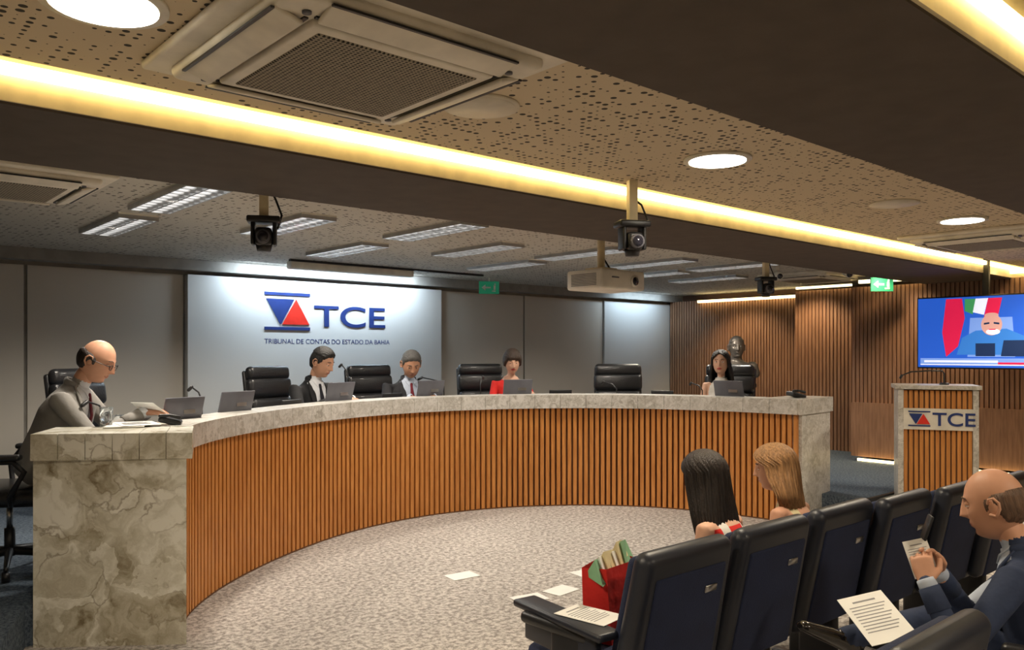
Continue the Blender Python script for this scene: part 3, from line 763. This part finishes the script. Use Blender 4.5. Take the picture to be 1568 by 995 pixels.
person('councillor_woman_white_blouse',(7.36,5.00,SZ-.07),(-.85,-.5),.97,lean=.06,arms=dict(eL=(-.22,.1,.24),wL=(-.10,.36,.42),eR=(.22,.1,.24),wR=(.10,.36,.42)),top=whF,arm=skC,shirt=whF,tie=suitB,legm=suitB,shoe=shoeK,skin=skC,fem=True,suit=True,
  head=dict(hair='long',hairm=hBlk,lipm=lipR,lookdown=False,L=.28,scale=1.08,wide=.12),hpitch=.05,hyaw=-.1,lapel=False)
AW=dict(eL=(-.22,.12,.22),wL=(-.10,.34,.14),eR=(.22,.12,.22),wR=(.10,.34,.14))
person('audience_woman_dark_hair',(3.20,2.08,.31),(-.12,1),.86,lean=.26,arms=AW,top=redF,arm=skC,legm=jean,shoe=shoeK,skin=skC,fem=True,suit=False,neckline=.43,strap=whF,
  head=dict(hair='long',hairm=hDk,lipm=lipR,L=.36,hth=.022,scale=1.12,wide=.135,gap=64),hpitch=.15,hyaw=-.15)
person('audience_woman_blonde',(3.85,2.10,.29),(-.1,1),.86,lean=.26,arms=AW,top=yel,arm=skA,legm=jean,shoe=shoeK,skin=skA,fem=True,suit=False,neckline=.36,strap=yel,
  head=dict(hair='long',hairm=hBl,lipm=lipR,L=.22,hth=.024,scale=1.12,brow=hBr,wide=.140,gap=70),hpitch=.15,hyaw=.3)
person('audience_man_navy_suit',(3.32,.86,.30),(-.10,.99),.92,lean=.28,arms=dict(eL=(-.42,.25,.27),wL=(-.39,.37,.50),eR=(.00,.33,.30),wR=(-.25,.37,.51)),
  legs=dict(kL=(-.12,.44,.09),aL=(-.14,.42,-.30),kR=(-.16,.40,.30),aR=(-.52,.62,.27),tR=(-.68,.72,.33)),
  top=suitN,shirt=shB,legm=suitN,shoe=shoeK,skin=skA,head=dict(hair='bald',hairm=H('hair_bald_grey',(.16,.09,.055)),lipm=lipA,hth=.004,scale=1.18),hpitch=.25,hyaw=.05,voxel=.008,
  handdir=dict(L=((.30,.3,.9),(.9,.2,-.3),(0,-.6,.6),.5),R=((-.30,.3,.9),(-.9,.2,-.3),(0,-.6,.6),.5)),build=1.12)
# bust
bust=empty('bronze_bust',(9.1,5.96,0),face(-.75,-.66))
b=MB(); b.rbox((0,0,PL+.45),(.38,.38,.90),'black',.01,sm=False); b.rbox((0,0,PL+.92),(.44,.44,.05),'black',.01,sm=False)
b.obj('bust_pedestal',parent=bust)
z0=PL+.945
P=[loft([(0,0,z0),(0,0,z0+.06)],[(.10,.09),(.08,.075)],cap=.1),loft([(0,0,z0+.05),(0,0,z0+.15),(0,0,z0+.23),(0,0,z0+.28)],[(.14,.10),(.25,.13),(.22,.11),(.09,.08)],cap=.5),loft([(0,0,z0+.24),(0,.02,z0+.36)],[.072,.07]),
   loft([(-.2,0,z0+.2),(-.24,0,z0+.12)],[.075,.06]),loft([(.2,0,z0+.2),(.24,0,z0+.12)],[.075,.06])]
me=remesh(P,.012,4); me.materials.clear(); me.materials.append(M['bronze']); o=bpy.data.objects.new('bust_torso',me); COL.objects.link(o); o.parent=bust
ho=make_head(bust,'bust_head',(0,.03,z0+.45),0,0,0,M['bronze'],'short',M['bronze'],lipm=M['bronze'],scale=1.2,hth=.008)
for i in range(len(ho.data.materials)): ho.data.materials[i]=M['bronze']
# ------------------------------------------------------------------ desk items
def laptop(b):
    b.rbox((0,0,.01),(.34,.24,.018),'greyp',.005,2); b.rbox((0,-.15,.125),(.34,.012,.24),'greyp',.005,2,rx=.28); b.box((.05,-.162,.13),(.10,.002,.03),'chrome',X=None)
    b.box((0,.02,.02),(.30,.10,.003),'black')
ZD=1.06
def on_desk(name,fn,u,v,f,z=ZD,k=1): simple(name,fn,loc=(u,v,z),rz=face(*f),scale=k)
for u,v,fx,k in((1.84,5.44,(-.3,.95),.86),(2.38,5.90,(-.3,.95),.88),(3.62,6.60,(-.25,.97),.95),(4.74,6.72,(.05,1),.9),(5.66,6.38,(.45,.89),.9),(7.03,4.62,(.97,.15),.9)):
    on_desk('laptop',laptop,u,v,fx,ZD,k)
def tag(b): b.rbox((0,0,.05),(.24,.015,.10),'black',.004,2,rx=.2); b.rbox((0,.03,.008),(.24,.07,.015),'black',.004,2)
for u,v,fx in((3.12,6.32,(-.4,.9)),(4.36,6.70,(-.1,1)),(6.08,6.12,(.6,.8)),(6.75,5.3,(.9,.3))): on_desk('monitor_console',tag,u,v,fx)
def mic(h,dx):
    def f(b):
        b.rbox((0,0,.015),(.09,.12,.03),'black',.01); b.loft([(0,0,.03),(0,0,h*.6),(dx*.3,.02,h*.85),(dx,.06,h)],[.006]*4,'black',n=8); b.loft([(dx,.06,h),(dx*1.15,.08,h-.02)],[.012,.012],'black',n=8)
    return f
for u,v,fx,h,dx in((1.45,5.46,(-.9,.4),.20,-.2),(2.16,5.74,(-.7,.7),.25,-.03),(3.9,6.72,(-.2,1),.38,-.04),(5.0,6.72,(.1,1),.24,-.22),(5.4,6.62,(.3,.9),.24,.05),(6.55,5.75,(.8,.5),.18,-.15),(6.95,4.95,(.97,.2),.18,-.15)):
    on_desk('gooseneck_microphone',mic(h,dx),u,v,fx)
gl=mk('water_glass',(.8,.85,.88),.05); gl.node_tree.nodes['Principled BSDF'].inputs['Transmission Weight'].default_value=.9
def glass(b): b.cyl((0,0,0),(0,0,.11),.032,gl,r1=.036,n=20)
on_desk('water_glass',glass,1.36,5.08,(0,1),1.127); on_desk('water_glass',glass,1.50,5.35,(0,1))
def sheet(w,h,X=None,pic=None):
    def f(b):
        b.box((0,0,0),(w,h,.002),'paper',X=X)
        b.box((0,h*.36,.0016),(w*.5,h*.03,.0006),'ink',X=X)
        for i in range(9): b.box((-(i%3)*w*.03,h*.26-i*h*.065,.0016),(w*(.78-(i%3)*.06),h*.016,.0006),'ink',X=X)
        if pic: b.box((0,0,.003),(w*.7,h*.6,.001),pic,X=X)
    return f
def papers(b):
    b.box((0,0,.003),(.21,.30,.006),'paper'); sheet(.21,.30,Matrix.Translation((.05,.02,.009))@Matrix.Rotation(.3,4,'Z'))(b)
on_desk('paper_stack',papers,1.46,5.03,(.4,.9),1.128)
simple('held_document',sheet(.15,.20,Matrix.Rotation(-.5,4,'X'),redF),loc=(1.66,5.25,1.20),rz=-.9)
def phone(b): b.rbox((0,0,.022),(.12,.15,.04),'black',.012,rx=.25); b.loft([(-.045,-.06,.05),(-.045,.0,.065),(-.045,.06,.06)],[.014,.010,.014],'black',n=8)
on_desk('desk_telephone',phone,1.68,4.96,(-.9,.4),1.128,.85); on_desk('desk_telephone',phone,7.1,4.0,(-.9,.4),1.13)
for i,(u,v,r) in enumerate(((3.49,4.48,.1),(3.49,3.79,.0),(3.76,3.78,.3),(4.2,3.96,.1))):
    simple('floor_paper',lambda b:b.box((0,0,.003),(.21,.15,.003),'paper'),loc=(u,v,0),rz=r-.2)
# red gift bag
rb=empty('gift_bag',(2.47,2.20,.42),.3)
b=MB(); red=redF
b.add([(-.12,-.06,0),(.12,-.06,0),(.12,.06,0),(-.12,.06,0),(-.15,-.05,.30),(.14,-.06,.28),(.15,.06,.30),(-.14,.06,.29)],[(3,2,1,0),(0,1,5,4),(1,2,6,5),(2,3,7,6),(3,0,4,7)],red)
grn=mk('tissue_green',(.25,.48,.28),.8)
rr=random.Random(3)
for i in range(7):
    x=-.13+.04*i; z=.31+.04*rr.random()
    b.add([(x-.05,-.05,.24),(x+.06,-.04,.25),(x+.07,.0+.03*rr.random(),z),(x-.04,-.01,z+.015),(x,.05,.26)],[(0,1,2,3),(1,4,2),(0,3,4)],(grn,M['paper'],yel)[i%3])
b.obj('bag',parent=rb)
simple('seat_document',sheet(.15,.22),loc=(2.20,2.06,.588),rz=.15)
def orient(o,n,spin=0):
    o.rotation_mode='QUATERNION'; o.rotation_quaternion=V(n).to_track_quat('Z','Y')@Euler((0,0,spin)).to_quaternion()
lp=simple('lap_document',sheet(.16,.23),loc=(2.74,1.25,.66)); orient(lp,(-.38,-.18,.90),.5)
hd_=simple('held_document',sheet(.08,.13),loc=(2.97,1.20,.83)); orient(hd_,(-.8,-.4,.3),.3)
simple('mobile_phone',lambda b:b.rbox((0,0,0),(.06,.010,.09),'black',.004,2,rx=.3),loc=(3.0,1.19,.935),rz=.6)
# ------------------------------------------------------------------ lights
def area(name,loc,size,e,col,rot=(0,0,0),sy=None):
    l=bpy.data.lights.new(name,'AREA'); l.energy=e; l.color=col; l.size=size
    if sy: l.shape='RECTANGLE'; l.size_y=sy
    o=bpy.data.objects.new(name,l); COL.objects.link(o); o.location=loc; o.rotation_euler=rot; return o
def spot(name,loc,e,col,ang=120,rot=(0,0,0),r=.1,blend=.6):
    l=bpy.data.lights.new(name,'SPOT'); l.energy=e; l.color=col; l.spot_size=math.radians(ang); l.spot_blend=blend; l.shadow_soft_size=r
    o=bpy.data.objects.new(name,l); COL.objects.link(o); o.location=loc; o.rotation_euler=rot; return o
W=(1,.86,.66)
for u,v in((.6,2.26),(3.22,2.21),(5.92,2.12),(8.4,2.1),(.6,-.6),(3.2,-.6)): spot('downlight_lamp',(u,v,ZN-.03),145,W,150)
for u,v,e_ in((1.8,5.2,160),(3.8,5.25,120),(3.88,6.75,125),(5.75,5.5,120),(7.9,6.4,120),(7.85,5.2,115),(1.84,6.6,135)): spot('panel_lamp',(u,v,ZB-.04),e_,(1,.90,.76),150)
area('sign_wash_lamp',(4.8,8.45,ZB-.01),2.4,42,(.70,.86,1),(math.radians(25),0,0),.06)
area('wall_wash_lamp',(10.4,8.45,ZB-.01),1.2,10,(.62,.82,1),(math.radians(25),0,0),.06)
for p in((9.3,4.2,ZB-.02),(9.2,2.8,ZB-.02),(10.1,5.7,ZB-.02),(10.6,7.2,ZB-.02)): spot('wall_washer_lamp',p,85,(1,.75,.45),110,(0,math.radians(-20),0))
w=bpy.data.worlds.new('world'); SC.world=w; w.use_nodes=True; w.node_tree.nodes['Background'].inputs[0].default_value=(.5,.42,.33,1); w.node_tree.nodes['Background'].inputs[1].default_value=.05
